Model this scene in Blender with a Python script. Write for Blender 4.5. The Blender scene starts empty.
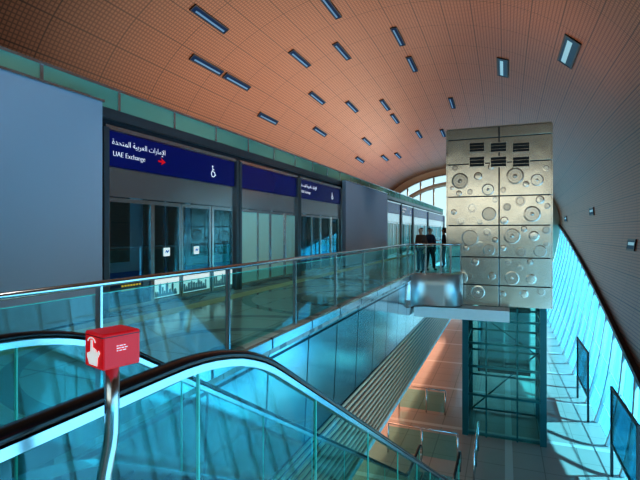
import bpy, math, random
from mathutils import Vector, Matrix
random.seed(4)
C = bpy.data.collections.new('station'); bpy.context.scene.collection.children.link(C)
F=462.0; CX,HY=320.0,232.0
TH=math.atan(185/462.0); cT,sT=math.cos(TH),math.sin(TH)
FL=-1.55; CF=-7.9      # platform floor, concourse floor (camera eye = 0)
DR=FL-CF; LB=-5.65     # storey height, underside of the louvres
# ------------------------------------------------------------ materials
def newmat(n):
    m=bpy.data.materials.new(n); m.use_nodes=True; nt=m.node_tree; nt.nodes.clear()
    o=nt.nodes.new('ShaderNodeOutputMaterial'); return m,nt,o
def pbr(n,col,rough=.5,metal=0,emi=None,es=0,noise=0,nscale=6,bump=0,spec=.5):
    m,nt,o=newmat(n); b=nt.nodes.new('ShaderNodeBsdfPrincipled'); nt.links.new(b.outputs[0],o.inputs[0])
    b.inputs['Roughness'].default_value=rough; b.inputs['Metallic'].default_value=metal
    b.inputs['Specular IOR Level'].default_value=spec
    tc=nt.nodes.new('ShaderNodeTexCoord'); nz=nt.nodes.new('ShaderNodeTexNoise'); nz.inputs['Scale'].default_value=nscale
    nt.links.new(tc.outputs['Object'],nz.inputs['Vector'])
    mx=nt.nodes.new('ShaderNodeMix'); mx.data_type='RGBA'
    k=noise if noise else .04
    mx.inputs['A'].default_value=(*[c*(1-k) for c in col],1); mx.inputs['B'].default_value=(*[min(1,c*(1+k)) for c in col],1)
    nt.links.new(nz.outputs['Fac'],mx.inputs['Factor']); nt.links.new(mx.outputs['Result'],b.inputs['Base Color'])
    if bump:
        bp=nt.nodes.new('ShaderNodeBump'); bp.inputs['Strength'].default_value=bump; bp.inputs['Distance'].default_value=.05; nt.links.new(nz.outputs['Fac'],bp.inputs['Height']); nt.links.new(bp.outputs[0],b.inputs['Normal'])
    if emi: b.inputs['Emission Color'].default_value=(*emi,1); b.inputs['Emission Strength'].default_value=es
    return m
def glass(n,tint,refl=.12,haze=0,hcol=(.6,.8,.8)):
    m,nt,o=newmat(n)
    t=nt.nodes.new('ShaderNodeBsdfTransparent'); t.inputs[0].default_value=(*tint,1)
    g=nt.nodes.new('ShaderNodeBsdfGlossy'); g.inputs['Roughness'].default_value=.02; g.inputs[0].default_value=(.6,.95,1,1)
    lw=nt.nodes.new('ShaderNodeLayerWeight'); lw.inputs['Blend'].default_value=.35
    mr=nt.nodes.new('ShaderNodeMapRange'); mr.inputs['To Min'].default_value=refl*.5; mr.inputs['To Max'].default_value=min(1,refl*4)
    nt.links.new(lw.outputs['Fresnel'],mr.inputs['Value'])
    ms=nt.nodes.new('ShaderNodeMixShader'); nt.links.new(mr.outputs[0],ms.inputs[0]); nt.links.new(t.outputs[0],ms.inputs[1]); nt.links.new(g.outputs[0],ms.inputs[2])
    last=ms
    if haze:
        d=nt.nodes.new('ShaderNodeBsdfDiffuse'); d.inputs[0].default_value=(*hcol,1)
        m2=nt.nodes.new('ShaderNodeMixShader'); m2.inputs[0].default_value=haze
        nt.links.new(ms.outputs[0],m2.inputs[1]); nt.links.new(d.outputs[0],m2.inputs[2]); last=m2
    nt.links.new(last.outputs[0],o.inputs[0]); return m
def gridmat(n,col,line,su,sv,w,rough=.5,metal=0,coord='Object',axes=(0,1),big=None,bigw=.02,bigcol=None,var=.08,spec=.5,rings=None):
    """tile pattern: lines every su / sv metres, optional larger seams, optional curved inlay rings"""
    m,nt,o=newmat(n); b=nt.nodes.new('ShaderNodeBsdfPrincipled'); nt.links.new(b.outputs[0],o.inputs[0])
    b.inputs['Roughness'].default_value=rough; b.inputs['Metallic'].default_value=metal; b.inputs['Specular IOR Level'].default_value=spec
    tc=nt.nodes.new('ShaderNodeTexCoord'); sp=nt.nodes.new('ShaderNodeSeparateXYZ'); nt.links.new(tc.outputs[coord],sp.inputs[0])
    def line_mask(ax,s,wd):
        d=nt.nodes.new('ShaderNodeMath'); d.operation='DIVIDE'; nt.links.new(sp.outputs[ax],d.inputs[0]); d.inputs[1].default_value=s
        f=nt.nodes.new('ShaderNodeMath'); f.operation='FRACT'; nt.links.new(d.outputs[0],f.inputs[0])
        l=nt.nodes.new('ShaderNodeMath'); l.operation='LESS_THAN'; nt.links.new(f.outputs[0],l.inputs[0]); l.inputs[1].default_value=wd/s
        return l
    def mx2(a,b_):
        q=nt.nodes.new('ShaderNodeMath'); q.operation='MAXIMUM'; nt.links.new(a.outputs[0],q.inputs[0]); nt.links.new(b_.outputs[0],q.inputs[1]); return q
    k=mx2(line_mask(axes[0],su,w),line_mask(axes[1],sv,w))
    nz=nt.nodes.new('ShaderNodeTexNoise'); nz.inputs['Scale'].default_value=.7; nt.links.new(tc.outputs[coord],nz.inputs['Vector'])
    v=nt.nodes.new('ShaderNodeMix'); v.data_type='RGBA'; v.inputs['A'].default_value=(*[c*(1-var) for c in col],1); v.inputs['B'].default_value=(*[c*(1+var) for c in col],1)
    nt.links.new(nz.outputs['Fac'],v.inputs['Factor'])
    mx=nt.nodes.new('ShaderNodeMix'); mx.data_type='RGBA'; nt.links.new(k.outputs[0],mx.inputs['Factor']); nt.links.new(v.outputs['Result'],mx.inputs['A']); mx.inputs['B'].default_value=(*line,1)
    out=mx
    if big:
        k2=mx2(line_mask(axes[0],big[0],bigw),line_mask(axes[1],big[1],bigw))
        m3=nt.nodes.new('ShaderNodeMix'); m3.data_type='RGBA'; nt.links.new(k2.outputs[0],m3.inputs['Factor']); nt.links.new(mx.outputs['Result'],m3.inputs['A']); m3.inputs['B'].default_value=(*bigcol,1); out=m3
    if rings:     # repeated circles of inlay laid along the platform
        pp_=nt.nodes.new('ShaderNodeMath'); pp_.operation='PINGPONG'; nt.links.new(sp.outputs[1],pp_.inputs[0]); pp_.inputs[1].default_value=2.6
        ax=nt.nodes.new('ShaderNodeMath'); ax.operation='ADD'; nt.links.new(sp.outputs[0],ax.inputs[0]); ax.inputs[1].default_value=3.4
        cb=nt.nodes.new('ShaderNodeCombineXYZ'); nt.links.new(ax.outputs[0],cb.inputs[0]); nt.links.new(pp_.outputs[0],cb.inputs[1])
        ln=nt.nodes.new('ShaderNodeVectorMath'); ln.operation='LENGTH'; nt.links.new(cb.outputs[0],ln.inputs[0])
        dv=nt.nodes.new('ShaderNodeMath'); dv.operation='DIVIDE'; nt.links.new(ln.outputs['Value'],dv.inputs[0]); dv.inputs[1].default_value=1.15
        fr=nt.nodes.new('ShaderNodeMath'); fr.operation='FRACT'; nt.links.new(dv.outputs[0],fr.inputs[0])
        lt=nt.nodes.new('ShaderNodeMath'); lt.operation='LESS_THAN'; nt.links.new(fr.outputs[0],lt.inputs[0]); lt.inputs[1].default_value=.2
        m4=nt.nodes.new('ShaderNodeMix'); m4.data_type='RGBA'; nt.links.new(lt.outputs[0],m4.inputs['Factor']); nt.links.new(out.outputs['Result'],m4.inputs['A']); m4.inputs['B'].default_value=(*rings,1); out=m4
    nt.links.new(out.outputs['Result'],b.inputs['Base Color']); return m
M={}
M['ceil']=gridmat('vault_tile',(.42,.155,.075),(.2,.072,.036),.14,.14,.042,.4,0,'UV',(0,1),(1.26,2.52),.05,(.1,.036,.018),spec=.35)
M['steel']=pbr('brushed_steel',(.7,.73,.76),.2,1,noise=.06,nscale=3)
M['lobby_steel']=pbr('satin_steel',(.62,.62,.62),.34,.8,noise=.06,nscale=3)
M['steel_panel']=gridmat('fascia_steel',(.8,.82,.84),(.03,.04,.05),1.5,1.9,.05,.15,.9,'Object',(1,2),var=.2)
M['clad']=pbr('tower_cladding',(.84,.79,.72),.2,.9,noise=.16,nscale=1.1,bump=.2)
M['clad_dark']=pbr('tower_relief',(.64,.6,.55),.25,.88)
M['clad_mid']=pbr('tower_relief_mid',(.76,.71,.65),.22,.9)
M['clad_light']=pbr('tower_relief_light',(.9,.86,.8),.2,.85)
M['dark']=pbr('dark_metal',(.012,.015,.022),.4,.3)
M['grey_dark']=pbr('dark_grey_paint',(.03,.04,.05),.45)
M['grey_mid']=pbr('mid_grey_metal',(.13,.15,.17),.3,.6)
M['rubber']=pbr('black_rubber',(.01,.012,.016),.2,0)
M['red']=pbr('red_plastic',(.85,.006,.012),.35,emi=(1,.01,.02),es=.22)  # slight emission lifts the unlit red; no lamp inside
M['white']=pbr('white_paint',(.85,.9,.9),.5)
M['vinyl']=pbr('white_film',(.85,.88,.88),.5,emi=(.8,.95,.95),es=.5)  # emission added to keep the posters bright behind tinted glass
M['icon']=pbr('white_vinyl',(.95,.95,.95),.5,emi=(1,1,1),es=.4)
M['navy']=pbr('navy_sign',(.004,.009,.1),.25,emi=(.0,.04,.6),es=.05)
M['board']=pbr('blank_grey_board',(.36,.41,.51),.6,noise=.04,nscale=.5)
M['silver']=pbr('silver_paint',(.74,.77,.8),.2,.9)
M['g_clear']=glass('balustrade_glass',(.66,.94,.93),.022,.004,(.1,.75,.8))
M['g_facade']=glass('facade_glass',(.16,.7,.93),.05,.01,(.5,.9,1))
M['g_near']=glass('facade_glass_clear',(.45,.78,.9),.05)
M['g_warm']=glass('warm_back_glass',(.98,.88,.76),.05)  # warm tint added to colour the tower's reflections
M['g_dark']=glass('screen_glass',(.66,.76,.8),.1)
M['g_green']=glass('green_clerestory_glass',(.5,.7,.6),.06,.6,(.4,.62,.46))
M['g_frost']=pbr('frosted_green_glass',(.5,.76,.66),.3)
M['g_shaft']=glass('shaft_glass',(.74,.97,.95),.06,.008,(.1,.75,.85))
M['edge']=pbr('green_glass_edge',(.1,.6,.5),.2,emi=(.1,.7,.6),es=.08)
M['teal']=pbr('teal_steel',(.012,.16,.19),.3,.4)
M['plat']=gridmat('platform_tile',(.44,.41,.37),(.26,.24,.22),1.2,1.2,.03,.14,0,'Object',(0,1),rings=(.22,.21,.2))
M['plain']=gridmat('landing_tile',(.55,.52,.48),(.2,.19,.18),.6,.6,.012,.2,0,'Object',(0,1))
M['conc']=gridmat('concourse_tile',(.42,.36,.32),(.28,.24,.22),1.2,1.2,.03,.14,0,'Object',(0,1),(4.8,4.8),.25,(.6,.56,.52))
M['tact']=pbr('tactile_yellow',(.5,.42,.22),.6)
M['louver']=pbr('louver_bronze',(1,.54,.35),.45,.2,spec=.3)
M['soffit']=pbr('soffit_paint',(.5,.38,.3),.6)
M['trainw']=pbr('train_white',(.75,.78,.8),.3)
M['trainb']=pbr('train_blue',(.02,.15,.5),.3)
M['trainwin']=pbr('train_window',(.015,.02,.03),.08,emi=(.5,.7,.65),es=.03)
M['pane']=pbr('skylight_pane',(.015,.035,.09),.9,emi=(.15,.4,.9),es=.03,spec=0)  # emission stands in for sky seen through the slot
M['strip']=pbr('sky_highlight_glow',(.12,.24,.4),.8,emi=(.4,.7,1),es=.18,spec=0)  # painted glow for the bright part of the sky opening
M['paneb']=pbr('skylight_pane_bright',(.03,.08,.14),.9,emi=(.3,.6,.8),es=.08,spec=0)
M['stripb']=pbr('sky_highlight_glow_bright',(.2,.35,.45),.6,emi=(.45,.85,1),es=.4,spec=0)
M['yellow']=pbr('yellow_text',(.8,.6,.05),.5,emi=(.8,.6,.05),es=.3)
M['skyline']=pbr('skyline_grey',(.24,.4,.5),.5)
M['orange']=pbr('arch_frame',(.6,.45,.32),.5)
M['ground']=pbr('pale_ground',(.3,.5,.6),.9,noise=.3,nscale=.15)
M['screen']=glass('poster_screen',(.25,.62,.68),.08,.3,(.02,.35,.42))
M['back']=pbr('back_wall_paint',(.3,.24,.19),.7)
# ------------------------------------------------------------ mesh builder
class MB:
    def __init__(s): s.v=[]; s.f=[]; s.sm=[]; s.uv=None
    def add(s,vs,fs,smooth=False):
        o=len(s.v); s.v+= [tuple(v) for v in vs]; s.f+=[tuple(i+o for i in f) for f in fs]; s.sm+=[smooth]*len(fs); return s
    def box(s,x0,x1,y0,y1,z0,z1,mat=None):
        vs=[(x,y,z) for x in (x0,x1) for y in (y0,y1) for z in (z0,z1)]
        if mat: vs=[mat@Vector(v) for v in vs]
        return s.add(vs,[(0,1,3,2),(4,6,7,5),(0,4,5,1),(2,3,7,6),(0,2,6,4),(1,5,7,3)])
    def sweep(s,path,prof,ref=Vector((1,0,0)),caps=True,closed=False,smooth=True):
        P=[Vector(p) for p in path]; n=len(P); k=len(prof); vs=[]
        for i in range(n):
            if closed: t=P[(i+1)%n]-P[i-1]
            else: t=P[min(i+1,n-1)]-P[max(i-1,0)]
            t.normalize(); r=Vector(ref)
            if abs(r.dot(t))>.95: r=Vector((0,0,1)) if abs(t.z)<.9 else Vector((0,1,0))
            a=(r-t*r.dot(t)).normalized(); b=t.cross(a)
            for (p,q) in prof: vs.append(P[i]+a*p+b*q)
        fs=[]
        for i in range(n if closed else n-1):
            j=(i+1)%n
            for m in range(k): fs.append((i*k+m,i*k+(m+1)%k,j*k+(m+1)%k,j*k+m))
        s.add(vs,fs,smooth)
        if caps and not closed:
            o=len(s.v)-n*k; s.f.append(tuple(o+m for m in range(k))[::-1]); s.f.append(tuple(o+(n-1)*k+m for m in range(k))); s.sm+=[False,False]
        return s
    def tube(s,path,r,seg=10,**kw): return s.sweep(path,[(r*math.cos(2*math.pi*i/seg),r*math.sin(2*math.pi*i/seg)) for i in range(seg)],**kw)
    def poly(s,pts): return s.add(pts,[tuple(range(len(pts)))])
    def extr(s,pts,d):
        n=len(pts); d=Vector(d); A=[Vector(p) for p in pts]; B=[p+d for p in A]
        return s.add(A+B,[tuple(range(n))[::-1],tuple(range(n,2*n))]+[(i,(i+1)%n,n+(i+1)%n,n+i) for i in range(n)])
    def lathe_y(s,cx,cz,pr,n=28):     # pr: (radius, y) rings, axis along Y
        vs=[];fs=[]
        for r,y in pr:
            for i in range(n): vs.append((cx+r*math.cos(2*math.pi*i/n),y,cz+r*math.sin(2*math.pi*i/n)))
        for j in range(len(pr)-1):
            for i in range(n): fs.append((j*n+i,j*n+(i+1)%n,(j+1)*n+(i+1)%n,(j+1)*n+i))
        s.add(vs,fs,False); o=len(s.v)-len(vs); s.f.append(tuple(o+(len(pr)-1)*n+i for i in range(n))); s.sm.append(False); return s
    def build(s,name,mat,parent=None,bevel=0):
        me=bpy.data.meshes.new(name); me.from_pydata(s.v,[],s.f); me.materials.append(mat)
        for p,q in zip(me.polygons,s.sm): p.use_smooth=q
        if s.uv:
            l=me.uv_layers.new(name='UVMap')
            for lp in me.loops: l.data[lp.index].uv=s.uv[lp.vertex_index]
        me.update(); o=bpy.data.objects.new(name,me); C.objects.link(o)
        if parent:
            o.parent=parent; o.matrix_parent_inverse=Matrix.Translation(parent.location).inverted() if WORLD else Matrix()
        if bevel:
            b=o.modifiers.new('b','BEVEL'); b.width=bevel; b.segments=2
        return o
WORLD=True     # part meshes are written in world coordinates
def tag(o,label=None,cat=None,group=None,kind=None):
    if label:o['label']=label
    if cat:o['category']=cat
    if group:o['group']=group
    if kind:o['kind']=kind
    return o
def empty(name,loc,label,cat,group=None):
    o=bpy.data.objects.new(name,None); o.location=loc; C.objects.link(o); o.empty_display_size=.2; return tag(o,label,cat,group)
def struct(o,label,cat): return tag(o,label,cat,kind='structure')
def ray(px,py):
    r=(px-CX)/F; z=-(py-HY)/F
    return Vector((r*cT-sT, r*sT+cT, z))      # depth 1
# ------------------------------------------------------------ vault profile
K=[(-15.2,-1.6),(-15.2,1.2),(-14.6,4.2),(-12.6,7.2),(-9,9.3),(-4.5,10.1),(0,9.3),(3.2,7.1),(5.1,4.1),(5.7,1),(5.35,-2),(4.5,-5.1),(3.6,CF)]
prof=[]
for i in range(len(K)-1):
    p0=Vector(K[max(i-1,0)]);p1=Vector(K[i]);p2=Vector(K[i+1]);p3=Vector(K[min(i+2,len(K)-1)])
    for j in range(16):
        t=j/16; prof.append(.5*((2*p1)+(p2-p0)*t+(2*p0-5*p1+4*p2-p3)*t*t+(3*p1-p0-3*p2+p3)*t**3))
prof.append(Vector(K[-1]))
arc=[0]
for i in range(1,len(prof)): arc.append(arc[-1]+(prof[i]-prof[i-1]).length)
ST=arc[-1]
def S(s):
    s=max(0,min(ST,s))
    for i in range(1,len(arc)):
        if arc[i]>=s:
            t=(s-arc[i-1])/(arc[i]-arc[i-1]); return prof[i-1].lerp(prof[i],t)
    return prof[-1]
def s_of_z(z):
    for i in range(len(prof)-1,0,-1):
        if prof[i-1].y>=z>=prof[i].y:
            t=(prof[i-1].y-z)/(prof[i-1].y-prof[i].y); return arc[i-1]+t*(arc[i]-arc[i-1])
    return ST
def TZ(z,y):      # the vault gets lower towards the far end
    if z<=1: return z
    t=max(0,min(1,(y-22)/36)); t=t*t*(3-2*t); return 1+(z-1)*(1-.24*t)
def ZR(y):
    base=max(CF+.3,-5.1+.153*(y-19.7))
    if y<17.5: t=min(1,(17.5-y)/6); return base*(1-t)+1.2*t  # unseen near rim raised to let daylight onto the left board
    return base
YE=58.0
m=MB(); m.uv=[]
Ys=[-8+1.5*i for i in range(int((YE+8)/1.5)+1)]; Ys[-1]=YE; N=90
for y in Ys:
    se=s_of_z(ZR(y))
    for i in range(N+1):
        s=se*i/N; p=S(s); m.v.append((p.x,y,TZ(p.y,y))); m.uv.append((s,y+20))
for a in range(len(Ys)-1):
    for i in range(N): m.f.append((a*(N+1)+i,a*(N+1)+i+1,(a+1)*(N+1)+i+1,(a+1)*(N+1)+i)); m.sm.append(True)
struct(m.build('ceiling',M['ceil']),'curved orange-brown perforated tile vault over the whole station','ceiling')
# facade below shell edge
def facade(name,ylist,mat,label,step,w,lean):
    m=MB(); n=14
    for y in ylist:
        se=s_of_z(ZR(y))
        for i in range(n+1):
            p=S(se+(ST-se)*i/n); m.v.append((p.x+.02,y,p.y))
    for a in range(len(ylist)-1):
        for i in range(n): m.f.append((a*(n+1)+i,a*(n+1)+i+1,(a+1)*(n+1)+i+1,(a+1)*(n+1)+i)); m.sm.append(True)
    f=struct(m.build(name,mat),label,'window')
    y=ylist[0]+.6
    while y<ylist[-1]-.3:
        path=[]
        for i in range(13):
            t=i/12; yy=y-lean*math.sin(t*math.pi/2); se=s_of_z(ZR(y)); p=S(se+(ST-se)*t)
            if yy>ylist[0]: path.append((p.x-.1,yy,p.y))
        if len(path)>2: MB().sweep(path,[(-w,-.06),(w,-.06),(w,.06),(-w,.06)],ref=Vector((0,1,0)),smooth=False).build('mullion',M['white'],f)
        y+=step
    for h in (.4,.75):
        path=[]
        for y in ylist:
            se=s_of_z(ZR(y)); p=S(se+(ST-se)*h); path.append((p.x-.08,y,p.y))
        MB().tube(path,.02,6).build('transom',M['white'],f)
facade('window_1',[y for y in Ys if y>=14.5],M['g_facade'],'tall cyan glass facade curving under the edge of the vault',2.3,.085,2.2)
facade('window_4',[y for y in Ys if y<=14.6],M['g_near'],'unseen glass facade beside the upper landing, made taller and clearer to admit light',.9,.02,0)  # unseen; clearer glass and close mullions shape light and reflections
path=[(S(s_of_z(ZR(y))).x-.1,y,S(s_of_z(ZR(y))).y) for y in Ys]
struct(MB().sweep(path,[(-.1,-.1),(.1,-.1),(.1,.1),(-.1,.1)],smooth=False).build('trim_1',M['grey_dark']),'dark edge rail along the lower right rim of the vault','trim')
# end wall with arched window
m=MB(); idx=[i for i in range(0,len(prof),2)]
inn=[]
for i in idx:
    p=prof[i]
    if p.y<1.0: q=Vector((-14.5 if p.x<-5 else 4.8,p.y))
    else:
        a=math.atan2((p.y-1)/9.1,(p.x+4.75)/10.5); q=Vector((-4.85+9.65*math.cos(a),1+7.9*math.sin(a)))
    inn.append(Vector((q.x,TZ(q.y,YE))))
for p,q in zip([prof[i] for i in idx],inn): m.v+=[(p.x,YE,TZ(p.y,YE)),(q.x,YE,q.y),(q.x,YE-.5,q.y)]
for i in range(len(idx)-1):
    for k in range(2): m.f.append((3*i+k,3*i+k+1,3*i+k+4,3*i+k+3)); m.sm.append(False)
struct(m.build('wall_end',M['orange']),'pale beige end wall ringing the far arched window','wall')
m=MB(); m.poly([(q.x,YE-.1,q.y) for q in inn]); win=struct(m.build('window_2',glass('end_glass',(.42,.5,.5),.04)),'bright arched window closing the far end of the vault','window')
def archz(x,f=1): u=(x+4.85)/9.65; return 1+7.9*.76*math.sqrt(max(0,1-u*u))*f
for k in range(1,12):
    x=-14.5+k*1.6; MB().tube([(x,YE-.3,FL),(x+.0,YE-.3,archz(x)-.05)],.11,6).build('mullion',M['orange'],win)
MB().tube([(-4.85+9.65*.86*math.cos(math.pi*k/24),YE-.3,1+7.9*.76*.82*math.sin(math.pi*k/24)) for k in range(25)],.3,6,ref=Vector((0,1,0))).build('glazing_arch',M['orange'],win)
# unseen back wall against sky reflections; windows added so the tower mirrors light
m=MB(); 
m.box(-15.2,5.8,-8.2,-8,5.4,10.2).box(-15.2,5.8,-8.2,-8,CF,.4).box(-15.2,-8,-8.2,-8,.39,5.41).box(4.2,5.8,-8.2,-8,.39,5.41)
struct(m.build('wall_back',M['back']),'unseen brown wall added behind the viewpoint to keep sky out of reflections','wall')
bw=struct(MB().box(-8,4.2,-8.12,-8.08,.4,5.4).build('window_added',M['g_warm']),'unseen wide window added behind the viewpoint to brighten the tower','window')
for k in range(1,8): MB().box(-8+k*1.5-.12,-8+k*1.5+.12,-8.1,-7.95,.4,5.4).build('mullion',M['back'],bw)  # bars added to streak the tower's reflection
# ------------------------------------------------------------ skylight slots
def hit(px,py):
    d=ray(px,py); best=None
    for i in range(len(prof)-1):
        a,b=prof[i],prof[i+1]; e=b-a; den=d.x*e.y-d.z*e.x
        if abs(den)<1e-9: continue
        t=(a.x*e.y-a.y*e.x)/den; u=(a.x*d.z-a.y*d.x)/den
        if t>0 and -1e-6<=u<=1+1e-6 and (best is None or t<best[0]): best=(t,i,u)
    t,i,u=best; e=(prof[i+1]-prof[i]).normalized(); p=d*t; p.z=TZ(p.z,p.y); return p,e
def slot(px,py,L,W,label,bright=False):
    p,e=hit(px,py); nrm=Vector((e.y,0,-e.x)); tan=Vector((e.x,0,e.y))
    if nrm.dot(Vector((-4.75,0,1))-Vector((p.x,0,p.z)))<0: nrm=-nrm
    o=empty('skylight_slot',p,label,'skylight','slim skylight slots in the vault')
    dz=(TZ(9,p.y+.5)-TZ(9,p.y-.5)) if p.z>1 else 0
    yv=Vector((0,1,dz*(p.z-1)/8 if p.z>1 else 0)).normalized()
    R=Matrix((( tan.x,yv.x,nrm.x,p.x),(tan.y,yv.y,nrm.y,p.y),(tan.z,yv.z,nrm.z,p.z),(0,0,0,1)))
    f=MB(); t=.035 if not bright else .08
    f.box(-W/2-t,-W/2,-L/2-t,L/2+t,-.04,.06,R).box(W/2,W/2+t,-L/2-t,L/2+t,-.04,.06,R).box(-W/2-.01,W/2+.01,-L/2-t,-L/2,-.04,.06,R).box(-W/2-.01,W/2+.01,L/2,L/2+t,-.04,.06,R)
    f.build('frame',M['dark'],o); MB().box(-W/2,W/2,-L/2,L/2,-.03,.04,R).build('pane',M['paneb' if bright else 'pane'],o)
    MB().box(-W*.32,(-W*.02 if not bright else W*.05),-L*.4,L*.46,.04,.05,R).build('sky_highlight',M['stripb' if bright else 'strip'],o)  # glowing strip paints the sky highlight; no lamp there
ORD=['nearest','second nearest','third nearest','fourth nearest']
rows=[(.48,[268],'line just above the clerestory glass'),(.56,[207,237,320,360],'lowest long row over the train'),(.72,[210,317,367,385],'second row up from the train side'),
(.845,[300,352,398],'third row up from the train side'),(1.11,[342,385,395],'fourth row up, left of the crown'),(1.29,[330,419],'fifth row up, left of the crown'),(1.83,[398,412,443],'row along the crown of the vault'),(2.6,[452],'line directly above the tower left edge')]
for k,xs,nm in rows:
    for i,x in enumerate(xs):
        slot(x,HY-k*(505-x),2.2,.26,(ORD[i]+' ' if len(xs)>1 else 'single ')+'slim blue roof slot in the '+nm)
slot(503,65,2.5,.46,'blue roof slot high above the right half of the steel tower',True)
slot(569,52,2.8,.62,'largest bright roof slot at upper right of the vault',True)
slot(566,218,1.6,.4,'small roof slot low on the shaded right shell beside the tower',True)
slot(592,211,1.5,.4,'small roof slot on the shaded right shell, middle of three',True)
slot(632,245,1.3,.4,'small roof slot at the far right on the shaded shell',True)
# ------------------------------------------------------------ floors
PX=-6.8; BX=-3.2
m=MB(); m.box(PX-.35,BX,-8,YE-.6,FL-.25,FL); struct(m.build('floor_platform',M['plat']),'pale platform floor with dark curved inlay bands','floor')
struct(MB().box(BX,-2.15,17.35,21.6,FL-.25,FL).build('floor_lobby',M['plain']),'tiled lift lobby floor joining the platform to the tower','floor')
struct(MB().box(-15.2,3.65,-8,YE,CF-.3,CF).build('floor_concourse',M['conc']),'pale tiled concourse floor on the lower level','floor')
struct(MB().box(-.95,3.4,-8,.5,FL-.3,FL).box(-1.19,-.95,-8,1.35,FL-.3,FL).box(-3.2,-1.19,-8,.1,FL-.3,FL).build('floor_landing',M['plain']),'upper landing floor beside the escalator head','floor')
struct(MB().box(-200,200,-100,300,CF-2,CF-1.2).build('ground',M['ground']),'pale ground outside the station','ground')
struct(MB().box(-15.2,BX-.3,-8,YE,LB-.1,LB+.05).build('ceiling_soffit',M['soffit']),'tan soffit under the platform above the concourse','ceiling')
struct(MB().box(-10.5,-10.3,-8,YE,CF,LB-.1).build('wall_left',M['soffit']),'tan wall at the back of the lower concourse','wall')
struct(MB().box(-15.2,-7.15,-8,YE,-2.4,-2.2).build('floor_track',M['grey_dark']),'dark track bed behind the screen doors','floor')
struct(MB().box(PX+.55,PX+.95,0,YE-1,FL,FL+.006).build('trim_tactile',M['tact']),'yellowish tactile paving strip along the screen doors','trim')
# fascia
m=MB(); pr=[(BX,FL-.0),(BX+.04,FL-.02),(BX+.04,FL-.16),(BX-.02,FL-.18),(BX-.12,-3.8),(BX-.3,-3.8),(BX-.3,FL-.2)]
m.extr([(x,-8,z) for x,z in pr],(0,YE+7.5,0)); struct(m.build('wall_fascia',M['steel_panel']),'brushed steel panel fascia under the platform edge','wall')
m=MB()
z=-3.83
while z>LB+.05:
    m.extr([(BX-.17,-8,z),(BX-.135,-8,z-.01),(BX-.13,-8,z-.075),(BX-.17,-8,z-.075)],(0,YE+7.5,0)); z-=.16
lv=struct(m.build('trim_louver',M['louver']),'bronze horizontal louvres below the steel fascia','trim')
MB().box(BX-.3,BX-.17,-8,YE-.5,LB,-3.8).build('louver_backing',M['dark'],lv)
struct(MB().box(BX-.3,BX-.12,-8,YE-.5,LB-.12,LB).build('trim_2',M['white']),'pale edge strip along the bottom of the louvres','trim')
# lobby curved fascia
def arcp(cx,cy,r,a0,a1,n=8): return [(cx+r*math.cos(math.radians(a0+(a1-a0)*i/n)),cy+r*math.sin(math.radians(a0+(a1-a0)*i/n))) for i in range(n+1)]
LP=[(BX+.02,16.6)]+arcp(BX+.55,16.75,.55,180,90)+[(-2.1,17.3)]+arcp(-2.1,17.9,.6,-90,0)+[(-1.5,18.3)]
m=MB(); zz=[(0,FL+.0),(.03,FL-.02),(.03,-2.0),(.03,-2.7),(-.2,-2.78)]
for i,(x,y) in enumerate(LP):
    a=Vector(LP[min(i+1,len(LP)-1)])-Vector(LP[max(i-1,0)]); a.normalize(); nx,ny=a.y,-a.x
    for o_,z in zz: m.v.append((x+nx*o_,y+ny*o_,z))
kk=len(zz)
for i in range(len(LP)-1):
    for j in range(kk-1): m.f.append((i*kk+j,i*kk+j+1,(i+1)*kk+j+1,(i+1)*kk+j)); m.sm.append(j in (1,2))
m.poly([(x,y,FL+.002) for x,y in LP]+[(BX,18.5,FL+.002)]); m.poly([(x,y,-2.76) for x,y in LP][::-1]+[(BX,18.5,-2.76)])
struct(m.build('wall_lobby',M['lobby_steel']),'curved satin steel edge of the lift lobby','wall')
struct(MB().box(BX,.15,17.6,18.5,-3.2,-2.8).build('trim_3',M['white']),'thick white beam carrying the lobby beneath the tower','trim')
# ------------------------------------------------------------ balustrades
def balustrade(pts,label,posts,top=-.45):
    o=empty('glass_balustrade',(pts[0][0],pts[0][1],FL),label,'balustrade')
    MB().tube([(x,y,top) for x,y in pts],.03,10,ref=Vector((0,0,1))).build('handrail',M['steel'],o)
    for i in range(len(posts)):
        x,y=posts[i]; MB().box(x-.03,x+.03,y-.012,y+.012,FL,top-.02).build('post',M['steel'],o)
        if i<len(posts)-1:
            x2,y2=posts[i+1]; d=Vector((x2-x,y2-y)); L=d.length; d/=L; g=.04
            a=Vector((x,y))+d*g; b=Vector((x2,y2))-d*g
            gp=MB().extr([(a.x,a.y,FL+.04),(b.x,b.y,FL+.04),(b.x,b.y,top-.09),(a.x,a.y,top-.09)],(-d.y*.012,d.x*.012,0)).build('glass_panel',M['g_clear'],o)
            q=MB().extr([(a.x,a.y,top-.09),(b.x,b.y,top-.09),(b.x,b.y,top-.082),(a.x,a.y,top-.082)],(-d.y*.012,d.x*.012,0)).build('glass_edge',M['edge'],o); q.parent=gp; q.matrix_parent_inverse=Matrix()
bx=BX-.06
balustrade([(bx,-7),(bx,16.6)],'long glass balustrade with steel handrail along the platform edge',[(bx,-7+2*i) for i in range(12)]+[(bx,16.6)])
lp=[(x-.08,y+.08) for x,y in LP]
balustrade(lp,'curved glass balustrade guarding the lift lobby beside the tower',[lp[0],lp[5],lp[9],lp[11],lp[14],lp[-1]])
balustrade([(bx,21.7),(bx,56)],'far glass balustrade on the platform edge behind the tower',[(bx,21.7+3.43*i) for i in range(11)])
balustrade([(-.9,.42),(3.2,.42)],'glass balustrade at the edge of the upper landing',[(-.9,.42),(1.1,.42),(3.2,.42)])
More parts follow.
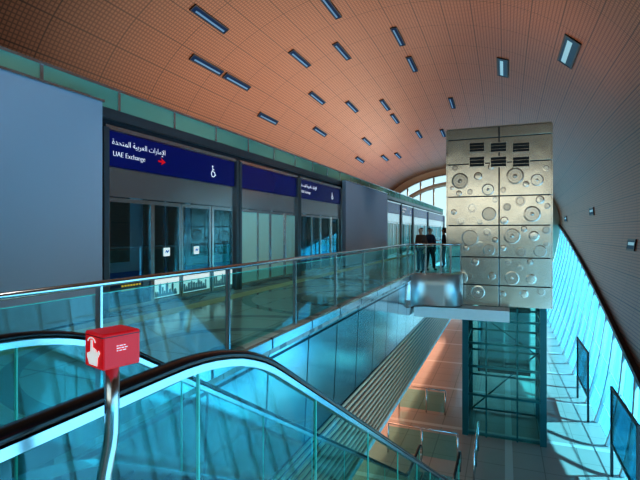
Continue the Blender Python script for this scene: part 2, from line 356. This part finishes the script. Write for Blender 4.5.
# ------------------------------------------------------------ platform screen
def textmesh(body,size,name,mat,parent,y,z,x,align='LEFT',ext=.004,off=-.003):
    cu=bpy.data.curves.new(name,'FONT'); cu.body=body; cu.size=size; cu.extrude=ext; cu.align_x=align; cu.align_y='CENTER'; cu.offset=off
    t=bpy.data.objects.new('tmp',cu); C.objects.link(t); bpy.context.view_layer.update()
    me=bpy.data.meshes.new_from_object(t.evaluated_get(bpy.context.evaluated_depsgraph_get())); bpy.data.objects.remove(t)
    R=Matrix(((0,0,1,x),(1,0,0,y),(0,1,0,z),(0,0,0,1))); me.transform(R); me.materials.clear(); me.materials.append(mat)
    o=bpy.data.objects.new(name,me); C.objects.link(o); o.parent=parent; o.matrix_parent_inverse=Matrix.Translation(parent.location).inverted(); return o
AR=('\uFE8D\uFEF9\uFEE3\uFE8E\uFEAD\uFE8D\uFE95 \uFE8D\uFEDF\uFECC\uFEAE\uFE91\uFEF4\uFE94 \uFE8D\uFEDF\uFEE4\uFE98\uFEA4\uFEAA\uFE93')[::-1]
def disc(m,y,z,x,r,d=.01,n=20): m.extr([(x,y+r*math.cos(2*math.pi*i/n),z+r*math.sin(2*math.pi*i/n)) for i in range(n)],(d,0,0))
def signs(sg,y0,L,arrow=True):
    X=PX+.085
    textmesh(AR,.155,'arabic_lettering',M['icon'],sg,y0+.17,1.67,X)
    textmesh('UAE Exchange',.14,'lettering',M['icon'],sg,y0+.19,1.45,X)
    if arrow:
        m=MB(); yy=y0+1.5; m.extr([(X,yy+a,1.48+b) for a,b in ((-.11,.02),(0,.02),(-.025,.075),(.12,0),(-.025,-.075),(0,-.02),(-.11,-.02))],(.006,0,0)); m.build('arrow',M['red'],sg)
    yy=y0+L*.76; k_=.75; zc=1.5; m=MB(); disc(m,yy-.03*k_,zc+.16*k_,X,.036*k_,.006)
    RX=Vector((1,0,0)); r_=.011
    m.tube([(X+.003,yy+a*k_,zc+b*k_) for a,b in ((-.03,.115),(-.015,-.015),(.075,-.015),(.115,-.12),(.15,-.105))],r_,6,ref=RX)
    m.tube([(X+.003,yy-.025*k_,zc+.06*k_),(X+.003,yy+.06*k_,zc+.06*k_)],r_*.8,6,ref=RX)
    m.tube([(X+.003,yy+.1*k_*math.cos(math.radians(a)),zc-.08*k_+.1*k_*math.sin(math.radians(a))) for a in range(115,345,15)],r_*.9,6,ref=RX); m.build('wheelchair_icon',M['icon'],sg)
def bay(y0,y1,kind,label,text=False,ad=False):
    o=empty('platform_screen_door',(PX,(y0+y1)/2,FL),label,'screen door'); L=y1-y0
    sg=MB().box(PX-.05,PX+.08,y0+.08,y1-.08,1.22,1.86).build('sign_panel',M['navy'],o)
    if text: signs(sg,y0,L,ad)
    MB().box(PX-.06,PX+.06,y0+.08,y1-.08,.66,1.2).build('header_panel',M['silver'],o)
    MB().box(PX-.2,PX+.1,y0+.02,y1-.02,1.88,1.96).build('header_cap',M['silver'],o)
    for y in (y0,y1): MB().box(PX-.1,PX+.14,y-.06,y+.06,FL,1.9).build('post',M['grey_mid'],o)
    MB().box(PX-.12,PX+.1,y0+.08,y1-.08,FL,FL+.05).build('sill',M['steel'],o)
    e=[y0+.08,y0+L*.29,y0+L*.5,y0+L*.76,y1-.08]; gm=M['g_frost'] if kind=='frost' else M['g_dark']
    for i in range(4):
        a,b=e[i]+.01,e[i+1]-.01; nm='door_leaf' if i in (1,2) else 'fixed_panel'; xo=.0 if i in (1,2) else .03; w=.06
        f=MB().box(PX-.02+xo,PX+.03+xo,a,a+w,FL+.06,.64).box(PX-.02+xo,PX+.03+xo,b-w,b,FL+.06,.64).box(PX-.02+xo,PX+.03+xo,a+w-.005,b-w+.005,FL+.06,FL+.14).box(PX-.02+xo,PX+.03+xo,a+w-.005,b-w+.005,.56,.64).build(nm,M['silver'],o)
        MB().box(PX-.0+xo,PX+.01+xo,a+w,b-w,FL+.14,.56).build('glass_pane',gm,f)
        X=PX+.012+xo
        if ad and i>0:
            MB().box(X,X+.006,a+w,b-w,FL+.16,FL+.62).build('poster',M['vinyl'],f)
            m=MB(); pts=[(a+w+.02,FL+.18)]; y=a+w+.02
            while y<b-w-.12:
                wd=random.uniform(.05,.1); h=FL+.26+random.random()*.2; pts+=[(y,h),(y+wd*.5,h+random.random()*.06),(y+wd*.8,h),(y+wd*.8,FL+.24),(y+wd,FL+.24)]; y+=wd; 
            pts.append((y,FL+.18)); m.extr([(X+.006,p_,q_) for p_,q_ in pts],(.003,0,0))
            m.build('skyline_print',M['skyline'],f)
        if ad and i in (1,2):
            yc=(a+b)/2; MB().box(X,X+.004,yc-.1,yc+.1,-.52,-.34).build('logo_panel',M['vinyl'],f)
            m=MB(); m.extr([(X+.004,yc+p_*.65,-.43+q_*.65) for p_,q_ in ((-.11,-.06),(-.02,.08),(.03,.02),(.1,.08),(.1,.02),(.03,-.05),(-.02,.01))],(.003,0,0)); m.build('logo_mark',M['trainb'],f)
        if ad and i==0:
            for q,w_ in ((.50,.5),(.42,.36)):
                m=MB(); u=a+.35
                while u<a+.35+w_: m.box(X,X+.004,u,u+.05,FL+q,FL+q+.035); u+=.075
                m.build('yellow_notice',M['yellow'],f)
bay(6.3,10.7,'dark','nearest screen door bay with UAE Exchange sign and skyline posters',True,True)
bay(10.85,14.65,'frost','screen door bay with pale green frosted panes and a blank blue header')
bay(14.8,19.2,'dark','dark glazed screen door bay between the frosted bay and the small grey board',True)
bay(27.7,31.9,'frost','frosted screen door bay just beyond the small grey board')
bay(32.1,36.4,'dark','dark screen door bay second beyond the small grey board',True)
bay(36.6,44,'frost','frosted screen door bay near the far platform end')
bay(44.2,56.5,'dark','farthest dark screen door bay under the arched window')
def board(y0,y1,label):
    o=empty('blank_board',(PX+.2,(y0+y1)/2,FL),label,'board')
    MB().box(PX+.02,PX+.2,y0,y1,FL+.04,2.3).build('panel',M['board'],o,.01)
    MB().box(PX+.02,PX+.18,y0+.05,y1-.05,FL,FL+.04).build('plinth',M['grey_dark'],o)
    MB().box(PX+.0,PX+.22,y0-.03,y1+.03,2.3,2.34).build('top_rail',M['silver'],o)
board(-4,6.15,'large blank blue-grey board at far left of the platform')
board(19.6,27.4,'smaller blank grey board in the middle of the screen doors')
# clerestory
o=empty('clerestory_band',(PX-.1,25,1.95),'green glass band with posts running above the screen doors','glass band')
MB().box(PX-.35,PX-.15,-6,57,1.96,2.12).build('beam',M['grey_dark'],o)
MB().box(PX-.3,PX-.08,-6,57,2.12,2.32).build('lower_rail',M['grey_mid'],o); MB().box(PX-.14,PX-.06,-6,57,2.68,2.73).build('upper_rail',M['silver'],o)
y=-6
while y<57:
    MB().box(PX-.11,PX-.1,y+.03,min(y+1.57,57),2.32,2.68).build('glass_panel',M['g_green'],o)
    MB().box(PX-.14,PX-.07,y-.03,y+.03,2.32,2.7).build('mullion',M['silver'],o); y+=1.6
# ------------------------------------------------------------ train
o=empty('metro_train',(-8.6,30,-2.2),'white and blue metro train standing behind the screen doors','train')
sec=[(-7.15,-1.5),(-7.08,-.4),(-7.1,.9),(-7.3,1.6),(-7.8,1.95),(-9.4,1.95),(-9.9,1.6),(-10.1,.9),(-10.12,-.4),(-10.05,-1.5)]
for y0 in (2,20.2,38.4):
    MB().extr([(x,y0,z) for x,z in sec],(0,17.9,0)).build('car_body',M['trainw'],o)
    MB().box(-7.09,-7.055,y0+.1,y0+17.8,-1.1,-.8).build('stripe',M['trainb'],o)
    MB().box(-9.6,-7.4,y0+.5,y0+17.4,-2.1,-1.5).build('undercarriage',M['dark'],o)
    for k in range(4):
        yy=y0+1.2+k*4.3
        MB().box(-7.1,-7.045,yy+1.75,yy+4.05,-.6,.8).build('window',M['trainwin'],o)
        for q in (0,1):
            d=MB().box(-7.1,-7.04,yy+.1+q*.72,yy+.78+q*.72,-1.5,.9).build('door',M['silver'],o)
            MB().box(-7.05,-7.03,yy+.16+q*.72,yy+.72+q*.72,-1.0,.75).build('door_window',M['trainwin'],d)
# ------------------------------------------------------------ lift tower
TY=18.55; TX0,TX1=-2.1,1.57; TD=3.3; TZ1,TZ0=3.95,-2.8
o=empty('lift_tower',((TX0+TX1)/2,TY+TD/2,CF),'tall steel-clad lift tower with round relief discs over a glass shaft','lift tower')
MB().box(TX0+.06,TX1-.06,TY+.06,TY+TD,TZ0+.02,TZ1-.02).build('core',M['grey_dark'],o)
zs=[3.95,3.55,2.6,1.35,.25,-.95,-2.0,-2.8]; xm=(TX0+TX1)/2+.06
panels=[]
for i in range(len(zs)-1):
    for (a,b) in ((TX0,xm),(xm,TX1)):
        p=MB().box(a+.018,b-.018,TY-.02,TY+.05,zs[i+1]+.018,zs[i]-.018).build('cladding_panel',M['clad'],o,.008); panels.append((a,b,zs[i+1],zs[i],p))
    for xx in (TX0-.03,TX1-.03):
        MB().box(xx,xx+.06,TY,TY+TD,zs[i+1]+.012,zs[i]-.012).build('side_panel',M['clad'],o)
MB().box(TX0,TX1,TY,TY+TD,TZ1,TZ1+.04).build('roof_cap',M['clad'],o)
def tp(px,py):
    d=ray(px,py); return d*(TY/d.y)
circ=[(460,181,9),(478,176,4),(488,190,6),(459,197,3),(472,208,5),(489,214,7),(515,176,9),(537,180,6),(520,196,5),(540,197,4),(507,207,4),(532,214,8),(461,224,4),(470,238,9),(487,232,4),(489,250,6),(458,256,4),(475,262,4),(512,236,8),(534,236,5),(521,253,5),(540,256,6),(508,262,3),(462,279,6),(478,288,7),(492,276,4),(512,282,7),(531,279,5),(541,291,4),(524,294,4),(455,168,3),(491,166,3),(546,168,3)]
circ+=[(454,212,3),(480,222,3),(495,240,3),(503,190,3),(526,184,3),(547,206,3),(503,222,4),(546,226,4),(524,226,3),(497,196,3),(466,248,3),(480,244,3),(530,262,3),(546,244,3),(452,188,2),(470,192,3),(503,248,3),(470,276,3),(503,294,3),(520,268,3)]
for ci,(px,py,r) in enumerate(circ):
    c=tp(px,py); R=min(r*TY/F*.92,.31)
    for a,b,z0,z1,p in panels:
        if a<=c.x<b and z0<=c.z<z1:
            R_=min(R,(z1-z0)/2-.03); cx=min(max(c.x,a+R_+.03),b-R_-.03); cz=min(max(c.z,z0+R_+.03),z1-R_-.03); y=TY-.02
            def LY(pr,mt,nm,par):
                q=MB().lathe_y(cx,cz,pr).build(nm,M[mt],o); q.parent=par; q.matrix_parent_inverse=Matrix(); return q
            sty=ci%4
            mt=('clad_dark','clad_mid','clad_light','clad_mid','clad_light')[ci%5]
            if r>=6:
                pr=[(R_,y),(R_,y-.018),(R_*.84,y-.024),(R_*.8,y-.006),(R_*.62,y-.006),(R_*.6,y-.016),(R_*.5,y-.016),(R_*.48,y-.006),(R_*.26,y-.006),(R_*.22,y-.016),(R_*.02,y-.024)] if sty!=1 else [(R_,y),(R_*.99,y-.016),(R_*.9,y-.02),(R_*.86,y-.006),(R_*.02,y-.006)]
            else:
                pr=[(R_,y),(R_*.98,y-.015),(R_*.75,y-.024),(R_*.02,y-.028)] if sty%2 else [(R_,y),(R_,y-.018),(R_*.7,y-.02),(R_*.62,y-.006),(R_*.02,y-.006)]
            LY(pr,mt,'relief_disc',p)
for (x0,x1) in ((469,485),(490,507),(512,530)):
    for (ya,yb) in ((143,152),(157,167)):
        A=tp(x0,ya); B=tp(x1,yb); v=MB().box(A.x,B.x,TY-.05,TY-.01,B.z,A.z).build('vent',M['dark'],o)
        f=MB().box(A.x,A.x+.03,TY-.07,TY-.045,B.z,A.z).box(B.x-.03,B.x,TY-.07,TY-.045,B.z,A.z).box(A.x,B.x,TY-.07,TY-.045,A.z-.03,A.z).box(A.x,B.x,TY-.07,TY-.045,B.z,B.z+.03)
        for k in range(2): zz_=B.z+(A.z-B.z)*(k+1)/3; f.box(A.x,B.x,TY-.065,TY-.045,zz_-.006,zz_+.006)
        q=f.build('vent_grille',M['clad_light'],o); q.parent=v; q.matrix_parent_inverse=Matrix()
GX0,GX1=-1.55,1.42
for x in (GX0,GX1-.22):
    for y in (TY+.25,TY+TD-.3): MB().box(x,x+.22,y,y+.22,CF,TZ0).build('column',M['teal'],o)
for x in (GX0+.85,GX0+1.95): MB().box(x,x+.06,TY+.3,TY+.36,CF,TZ0).build('column',M['teal'],o)
for z in (-3.4,-4.3,-5.2,-6.3,CF+.1):
    for y in (TY+.28,TY+TD-.25): MB().box(GX0+.2,GX1-.2,y,y+.1,z-.04,z+.04).build('beam',M['teal'],o)
    for x in (GX0+.05,GX1-.17): MB().box(x,x+.12,TY+.4,TY+TD-.3,z-.04,z+.04).build('beam',M['teal'],o)
for (z0,z1,dr) in ((-3.4,-5.2,1),(-5.2,-7.8,-1)):
    xa,xb=(GX0+.2,GX1-.2) if dr>0 else (GX1-.2,GX0+.2)
    MB().tube([(xa,TY+TD-.3,z0),(xb,TY+TD-.3,z1)],.035,8).build('brace',M['teal'],o)
for y in (TY+.26,TY+TD-.1): MB().box(GX0+.2,GX1-.2,y,y+.015,CF+.05,TZ0).build('glass_panel',M['g_shaft'],o)
for x in (GX0+.02,GX1-.03): MB().box(x,x+.015,TY+.45,TY+TD-.3,CF+.05,TZ0).build('glass_panel',M['g_shaft'],o)
c=empty('lift_car',((GX0+GX1)/2,TY+1.7,-5.4),'dark lift car stopped inside the glass shaft','lift')
MB().box(-1.0,.9,TY+.75,TY+2.5,-5.5,-5.35).build('car_floor',M['dark'],c); MB().box(-1.0,.9,TY+.75,TY+2.5,-3.1,-2.95).build('car_roof',M['dark'],c)
for x in (-1.0,.85): MB().box(x,x+.05,TY+.75,TY+2.5,-5.35,-3.1).build('side_wall',M['g_dark'],c)
MB().box(-.95,.85,TY+2.45,TY+2.5,-5.35,-3.1).build('back_wall',M['g_dark'],c)
for x in (-.9,0): MB().box(x,x+.85,TY+.75,TY+.79,-5.35,-3.1).build('door',M['g_dark'],c)
# ------------------------------------------------------------ escalator
def drop(y):
    y0,R=1.6,2.0; a=y-y0
    if a<=0: return 0
    if a<=1: return R-math.sqrt(R*R-a*a)
    d1=R-math.sqrt(3); sl=1/math.sqrt(3); ye=1+(DR-2*d1)/sl
    if a<=ye: return d1+(a-1)*sl
    b=ye+1-a
    if b<=0: return DR
    return DR-(R-math.sqrt(R*R-b*b))
YB=15.2
ys=[.35+i*.12 for i in range(int((YB-.35)/.12)+1)]
EA,EB=-1.33,-2.57
o=empty('escalator',(-1.95,.2,FL),'escalator with black handrails and glass sides descending to the concourse','escalator')
for X in (EA,EB):
    top=[(X,y,-.58-drop(y)) for y in ys]
    r=.3
    start=[(X,.35-r*math.sin(math.radians(a)),-.58-r+r*math.cos(math.radians(a))) for a in range(180,0,-15)]
    yb=ys[-1]; zb=-.58-DR
    end=[(X,yb+r*math.sin(math.radians(a)),zb-r+r*math.cos(math.radians(a))) for a in range(15,181,15)]
    path=start+top+end
    pf=[(.042*math.cos(t),.022*math.sin(t)) for t in [2*math.pi*i/14 for i in range(14)]]
    MB().sweep(path,pf).build('handrail',M['rubber'],o)
    def off(P,d):
        out=[]
        for i in range(len(P)):
            a=Vector(P[min(i+1,len(P)-1)])-Vector(P[max(i-1,0)]); a.normalize(); n_=Vector((0,a.z,-a.y)); out.append(Vector(P[i])+n_*d)
        return out
    MB().sweep(off(path,.042),[(-.032,-.018),(.032,-.018),(.032,.018),(-.032,.018)],smooth=False).build('handrail_guide',M['steel'],o)
    # glass panels
    seg=[i for i in range(0,len(ys),12)]
    if seg[-1]!=len(ys)-1: seg.append(len(ys)-1)
    for a,b in zip(seg[:-1],seg[1:]):
        m=MB(); idx=list(range(a,b+1)); g=.006
        for i in idx:
            yy=ys[i]+(g if i==a else -g if i==b else 0); zt=-.63-drop(yy); zb_=FL+.12-drop(yy)
            for xx in (X-.006,X+.006): m.v+=[(xx,yy,zb_),(xx,yy,zt)]
        for i in range(len(idx)-1):
            q=4*i; m.f+=[(q,q+4,q+5,q+1),(q+2,q+3,q+7,q+6),(q+1,q+5,q+7,q+3),(q,q+2,q+6,q+4)]; m.sm+=[False]*4
        m.f+=[(0,1,3,2)]; m.sm.append(False); q=4*(len(idx)-1); m.f.append((q,q+2,q+3,q+1)); m.sm.append(False)
        gp=m.build('glass_panel',M['g_clear'],o)
        yy=ys[b]; q=MB().box(X-.007,X+.007,yy-.005,yy+.005,FL+.12-drop(yy),-.63-drop(yy)).build('glass_edge',M['edge'],o); q.parent=gp; q.matrix_parent_inverse=Matrix()
    sgn=1 if X==EA else -1
    MB().sweep([(X,y,FL+.08-drop(y)) for y in ys],[(-.1,-.05),(.1,-.05),(.1,.05),(-.1,.05)],smooth=False).build('deck',M['steel'],o)
    m=MB(); xo=X+sgn*.09
    for y in ys: z=FL-drop(y); m.v+=[(xo,y,z+.05),(xo,y,max(z-.95,CF-.28))]
    for i in range(len(ys)-1): m.f.append((2*i,2*i+1,2*i+3,2*i+2)); m.sm.append(False)
    m.build('side_cladding',M['silver'],o)
m=MB()
for y in ys: z=FL-drop(y); m.v+=[(EA+.09,y,max(z-.95,CF-.28)),(EB-.09,y,max(z-.95,CF-.28))]
for i in range(len(ys)-1): m.f.append((2*i,2*i+1,2*i+3,2*i+2)); m.sm.append(False)
m.build('underside',M['silver'],o)
MB().box(EB+.11,EA-.11,.1,1.4,FL-.1,FL).build('comb_plate',M['steel'],o); MB().box(EB+.11,EA-.11,14.0,15.4,CF-.02,CF+.01).build('comb_plate',M['steel'],o)
y=1.4
while y<14.0:
    z=FL-drop(y+.2); m=MB().box(EB+.12,EA-.12,y,y+.4,z-.03,z)
    m.box(EB+.12,EA-.12,y+.0,y+.02,z-.24,z-.02); s_=m.build('step',M['grey_mid'],o)
    y+=.4
# emergency stop post
pp=Vector((-1.10,1.06,0))
o=empty('emergency_stop_post',(pp.x,pp.y,FL),'bright red emergency stop box on a bent steel post by the escalator','emergency stop')
MB().tube([(pp.x,pp.y,-.40),(pp.x,pp.y,-.55),(pp.x-.001,pp.y,-.60),(pp.x-.006,pp.y,-.64),(pp.x-.016,pp.y,-.68),(pp.x-.028,pp.y,-.73),(pp.x-.037,pp.y,-.78),(pp.x-.04,pp.y,-.85),(pp.x-.04,pp.y,-1.0),(pp.x-.04,pp.y,FL)],.021,16).build('post',M['steel'],o)
MB().tube([(pp.x-.038,pp.y,FL),(pp.x-.038,pp.y,FL+.015)],.034,16).build('base_flange',M['steel'],o)
ang=math.radians(74)
R=Matrix.Translation((pp.x+.003,pp.y,-.345))@Matrix.Rotation(ang,4,'Z')
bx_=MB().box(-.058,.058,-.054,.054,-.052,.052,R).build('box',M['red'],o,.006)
MB().box(-.059,.059,-.055,.055,.041,.043,R).build('lid_seam',M['dark'],o)
def face(sub,mat,name): 
    q=sub.build(name,mat,o); q.parent=bx_; q.matrix_parent_inverse=Matrix(); return q
def facemat(n):
    nr=(R.to_3x3()@Vector(n)).normalized(); right=Vector((0,0,1)).cross(nr); d=.058 if n[0] else .054
    c=R.translation+nr*(d+.0015); return Matrix(((right.x,0,nr.x,c.x),(right.y,0,nr.y,c.y),(0,1,0,c.z),(0,0,0,1)))
cands=[]
for n_ in ((1,0,0),(-1,0,0),(0,1,0),(0,-1,0)):
    w=R.to_3x3()@Vector(n_)
    if w.dot(-Vector((pp.x,pp.y,0)))>0: cands.append((facemat(n_),w.dot(Vector((cT,sT,0)))))
cands.sort(key=lambda t:t[1])
LFm,RFm=cands[0][0],cands[-1][0]
def pol(m,Fm,pts,d=.001): m.extr([Fm@Vector((a,b,0)) for a,b in pts],(Fm.to_3x3()@Vector((0,0,1)))*d)
m=MB()
hand=[(-.018,-.042),(.022,-.042),(.024,-.02),(.036,-.002),(.030,.005),(.019,-.006),(.018,.004),(.011,.006),(.010,-.004),(.008,.008),(.001,.009),(.0,-.002),(-.002,.03),(-.011,.03),(-.012,-.004),(-.030,-.012),(-.030,-.02)]
hand=[(a*1.15,b) for a,b in hand]
pol(m,LFm,hand); face(m,M['icon'],'hand_icon')
m=MB(); 
pol(m,LFm,[(-.008+.024*math.cos(math.radians(t)),.024+.014*math.sin(math.radians(t))) for t in range(180,-1,-20)]+[(-.008+.019*math.cos(math.radians(t)),.024+.010*math.sin(math.radians(t))) for t in range(0,181,20)]); face(m,M['icon'],'press_icon')
for k,ws in enumerate(((.006,.010,.005),(.012,.007,.009),(.005,.008,.01))):
    m=MB(); u=-.018
    for w_ in ws: pol(m,RFm,[(u,.012-k*.007),(u+w_,.012-k*.007),(u+w_,.0142-k*.007),(u,.0142-k*.007)]); u+=w_+.003
    face(m,M['icon'],'small_print')
# ------------------------------------------------------------ concourse furniture
def stand(y0,y1,label):
    o=empty('poster_stand',(3.2,(y0+y1)/2,CF),label,'poster stand')
    for y in (y0,y1): MB().box(3.17,3.25,y-.04,y+.04,CF,-5.0).build('leg',M['grey_dark'],o)
    for z in (-6.9,-5.08): MB().box(3.18,3.24,y0,y1,z,z+.08).build('frame_rail',M['grey_dark'],o)
    MB().box(3.195,3.225,y0+.04,y1-.04,-6.82,-5.08).build('screen',M['screen'],o)
stand(14.2,17.4,'larger dark framed poster stand at lower right by the facade')
stand(22,25,'smaller dark framed poster stand farther along the facade')
def barrier(pts,label):
    o=empty('glass_barrier',(pts[0][0],pts[0][1],CF),label,'barrier')
    MB().tube([(x,y,CF+1.05) for x,y in pts],.03,8,ref=Vector((0,0,1))).build('rail',M['steel'],o)
    for i,(x,y) in enumerate(pts):
        MB().tube([(x,y,CF),(x,y,CF+1.05)],.03,8).build('post',M['steel'],o)
        if i<len(pts)-1:
            x2,y2=pts[i+1]; MB().extr([(x,y,CF+.1),(x2,y2,CF+.1),(x2,y2,CF+.95),(x,y,CF+.95)],(.01,.01,0)).build('glass_panel',M['g_clear'],o)
barrier([(-3.9,16.3),(-2.7,16.3),(-1.5,16.3)],'long low steel and glass barrier on the concourse under the louvres')
barrier([(-.9,15.2),(-.9,16.4),(-.9,17.6)],'steel and glass barrier running toward the glass lift shaft')
barrier([(-4.4,20.5),(-3.2,20.5),(-2.4,20.5)],'farther steel and glass barrier left of the glass lift shaft')
# ------------------------------------------------------------ people
MATC={}
def cm(name,col,r=.8):
    k=(name,col)
    if k not in MATC: MATC[k]=pbr(name,col,r)
    return MATC[k]
def skinobj(name,nodes,edges,mat,parent,sub=1):
    names=list(nodes); me=bpy.data.meshes.new(name)
    me.from_pydata([nodes[k][0] for k in names],[(names.index(a),names.index(b)) for a,b in edges],[])
    me.materials.append(mat); ob=bpy.data.objects.new(name,me); C.objects.link(ob); ob.parent=parent
    md=ob.modifiers.new('skin','SKIN'); md.use_smooth_shade=True
    if not me.skin_vertices: me.skin_vertices.new()
    for i,k in enumerate(names):
        r=nodes[k][1]; r=r if isinstance(r,tuple) else (r,r); me.skin_vertices[0].data[i].radius=r; me.skin_vertices[0].data[i].use_root=(i==0)
    sb=ob.modifiers.new('sub','SUBSURF'); sb.levels=sub; sb.render_levels=sub; return ob
def person(loc,rz,label,top,bot,hair,skin,step=.0,longhair=False):
    o=empty('person',loc,label,'person'); o.rotation_euler=(0,0,rz)
    N={'pel':((0,0,.95),(.13,.1)),'wai':((0,0,1.08),(.12,.09)),'che':((0,0,1.28),(.15,.1)),'nb':((0,0,1.43),(.07,.06)),'ne':((0,.01,1.49),(.05,.05)),'h1':((0,.02,1.55),(.06,.065)),'h2':((0,.015,1.62),(.075,.09)),'h3':((0,.01,1.69),(.06,.075)),'nose':((0,.115,1.61),.012)}
    E=[('pel','wai'),('wai','che'),('che','nb'),('nb','ne'),('ne','h1'),('h1','h2'),('h2','h3'),('h2','nose')]
    for s,t in ((-1,'L'),(1,'R')):
        st=step*s
        N.update({'sh'+t:((.17*s,0,1.39),.055),'el'+t:((.24*s,-.03+st*.3,1.12),.042),'wr'+t:((.235*s,.08-st*.4,.9),.028),'pa'+t:((.23*s,.1-st*.45,.83),(.035,.02)),
        'hi'+t:((.09*s,0,.88),.085),'kn'+t:((.1*s,.03+st*.6,.5),.06),'an'+t:((.1*s,st,.09),.04),'to'+t:((.11*s,st+.16,.035),(.035,.03)),'ea'+t:((.085*s,0,1.61),.014)})
        E+=[('che','sh'+t),('sh'+t,'el'+t),('el'+t,'wr'+t),('wr'+t,'pa'+t),('pel','hi'+t),('hi'+t,'kn'+t),('kn'+t,'an'+t),('an'+t,'to'+t),('h2','ea'+t)]
        px,py,pz=N['pa'+t][0]
        for k,(dy,l) in enumerate(((-.03,.07),(-.01,.085),(.01,.09),(.03,.08))):
            N[f'f{k}{t}']=((px,py+dy,pz-.05),.009); N[f'g{k}{t}']=((px-.015*s,py+dy+.005,pz-.05-l*.6),.008); E+=[('pa'+t,f'f{k}{t}'),(f'f{k}{t}',f'g{k}{t}')]
        N['th'+t]=((px-.02*s,py+.045,pz-.02),.01); E.append(('wr'+t,'th'+t))
    skinobj('body',N,E,cm('skin',skin,.6),o)
    def sub(keys,ex): 
        return {k:(N[k][0],tuple(a+ex for a in (N[k][1] if isinstance(N[k][1],tuple) else (N[k][1],)*2))) for k in keys}
    a=['che','wai','pel','nb','shL','shR','elL','elR','wrL','wrR']; skinobj('shirt',sub(a,.018),[('che','wai'),('wai','pel'),('che','nb'),('che','shL'),('che','shR'),('shL','elL'),('shR','elR'),('elL','wrL'),('elR','wrR')],cm('cloth',top),o)
    a=['pel','hiL','hiR','knL','knR','anL','anR']; skinobj('trousers',sub(a,.02),[('pel','hiL'),('pel','hiR'),('hiL','knL'),('hiR','knR'),('knL','anL'),('knR','anR')],cm('cloth',bot),o)
    for t in 'LR': skinobj('shoe',sub(['an'+t,'to'+t],.012),[('an'+t,'to'+t)],cm('shoe',(.02,.02,.02)),o)
    H={'a':((0,-.025,1.64),(.085,.085)),'b':((0,-.0,1.715),(.07,.085))}; HE=[('a','b')]
    if longhair: H['c']=((0,-.08,1.5),(.08,.05)); HE.append(('a','c'))
    skinobj('hair',H,HE,cm('hair',hair),o)
    global WORLD
    WORLD=False
    for s in (-1,1): MB().box(.03*s-.011,.03*s+.011,.098,.108,1.628,1.64).build('eye',M['dark'],o)
    MB().box(-.022,.022,.09,.1,1.565,1.573).build('mouth',cm('lip',(.4,.12,.1)),o); WORLD=True
def onfloor(px,py,z):
    d=ray(px,py); return d*(z/d.z)
SK=(.45,.25,.16)
person(onfloor(421,273,FL),2.6,'person in a dark brown top nearest the curved lobby glass',(.1,.05,.035),(.02,.025,.04),(.01,.01,.01),SK)
person(onfloor(430,271,FL),-.6,'person in navy clothes standing second from the tower edge',(.02,.03,.06),(.02,.02,.03),(.01,.01,.01),SK,.12)
person(onfloor(444,268,FL),1.7,'person in black with long hair standing against the tower edge',(.015,.015,.02),(.02,.02,.02),(.01,.01,.01),SK,0,True)
# ------------------------------------------------------------ lights
def area(loc,rot,sx,sy,e,col):  # unseen warm lamps added to light the vault and concourse
    l=bpy.data.lights.new('fill_light','AREA'); l.shape='RECTANGLE'; l.size=sx; l.size_y=sy; l.energy=e; l.color=col
    ob=bpy.data.objects.new('fill_light',l); ob.location=loc; ob.rotation_euler=rot; C.objects.link(ob)
area((-9.5,33,2.3),(math.pi,0,0),2.5,38,1400,(1,.78,.6))
area((-.3,20.2,4.15),(math.pi,0,0),2.5,2.5,70,(1,.7,.48))
area((-6.5,24,LB-.15),(0,0,0),3,40,750,(1,.52,.34))
for y in (4,9,14,20,27,35):      # unseen spots added high in the vault to brighten the platform
    l=bpy.data.lights.new('added_spot','SPOT'); l.energy=520; l.color=(1,.95,.88); l.spot_size=math.radians(58); l.spot_blend=.6; l.shadow_soft_size=.06
    ob=bpy.data.objects.new('added_spot',l); ob.location=(-1.6,y,8.2); ob.rotation_euler=Vector((-3.8,0,-9.4)).to_track_quat('-Z','Y').to_euler(); C.objects.link(ob)
sun=bpy.data.lights.new('sun','SUN'); sun.energy=14; sun.angle=.03; sun.color=(.9,1,1); so=bpy.data.objects.new('sun',sun); C.objects.link(so)
so.rotation_euler=Vector((-.62,-.25,-.6)).to_track_quat('-Z','Y').to_euler()
w=bpy.data.worlds.new('sky'); bpy.context.scene.world=w; w.use_nodes=True; nt=w.node_tree; nt.nodes.clear()
wo=nt.nodes.new('ShaderNodeOutputWorld'); bg=nt.nodes.new('ShaderNodeBackground'); tc=nt.nodes.new('ShaderNodeTexCoord'); sp=nt.nodes.new('ShaderNodeSeparateXYZ'); cr=nt.nodes.new('ShaderNodeValToRGB')
nt.links.new(tc.outputs['Generated'],sp.inputs[0]); nt.links.new(sp.outputs[2],cr.inputs[0]); nt.links.new(cr.outputs[0],bg.inputs[0]); nt.links.new(bg.outputs[0],wo.inputs[0])
cr.color_ramp.elements[0].color=(.75,.92,1,1); cr.color_ramp.elements[1].color=(.2,.5,.85,1); cr.color_ramp.elements[1].position=.7; bg.inputs[1].default_value=2.1
# ------------------------------------------------------------ camera
cd=bpy.data.cameras.new('camera'); cd.sensor_width=36; cd.lens=F/640*36; cd.shift_y=-8/640; cd.clip_end=500; cd.clip_start=.02
co=bpy.data.objects.new('camera',cd); co.location=(0,0,0); co.rotation_euler=(math.pi/2,0,TH); C.objects.link(co); bpy.context.scene.camera=co
vs_=bpy.context.scene.view_settings; vs_.view_transform='Standard'
for nm in ('Medium High Contrast','High Contrast'):
    try: vs_.look=nm; break
    except Exception as ex: print(ex)
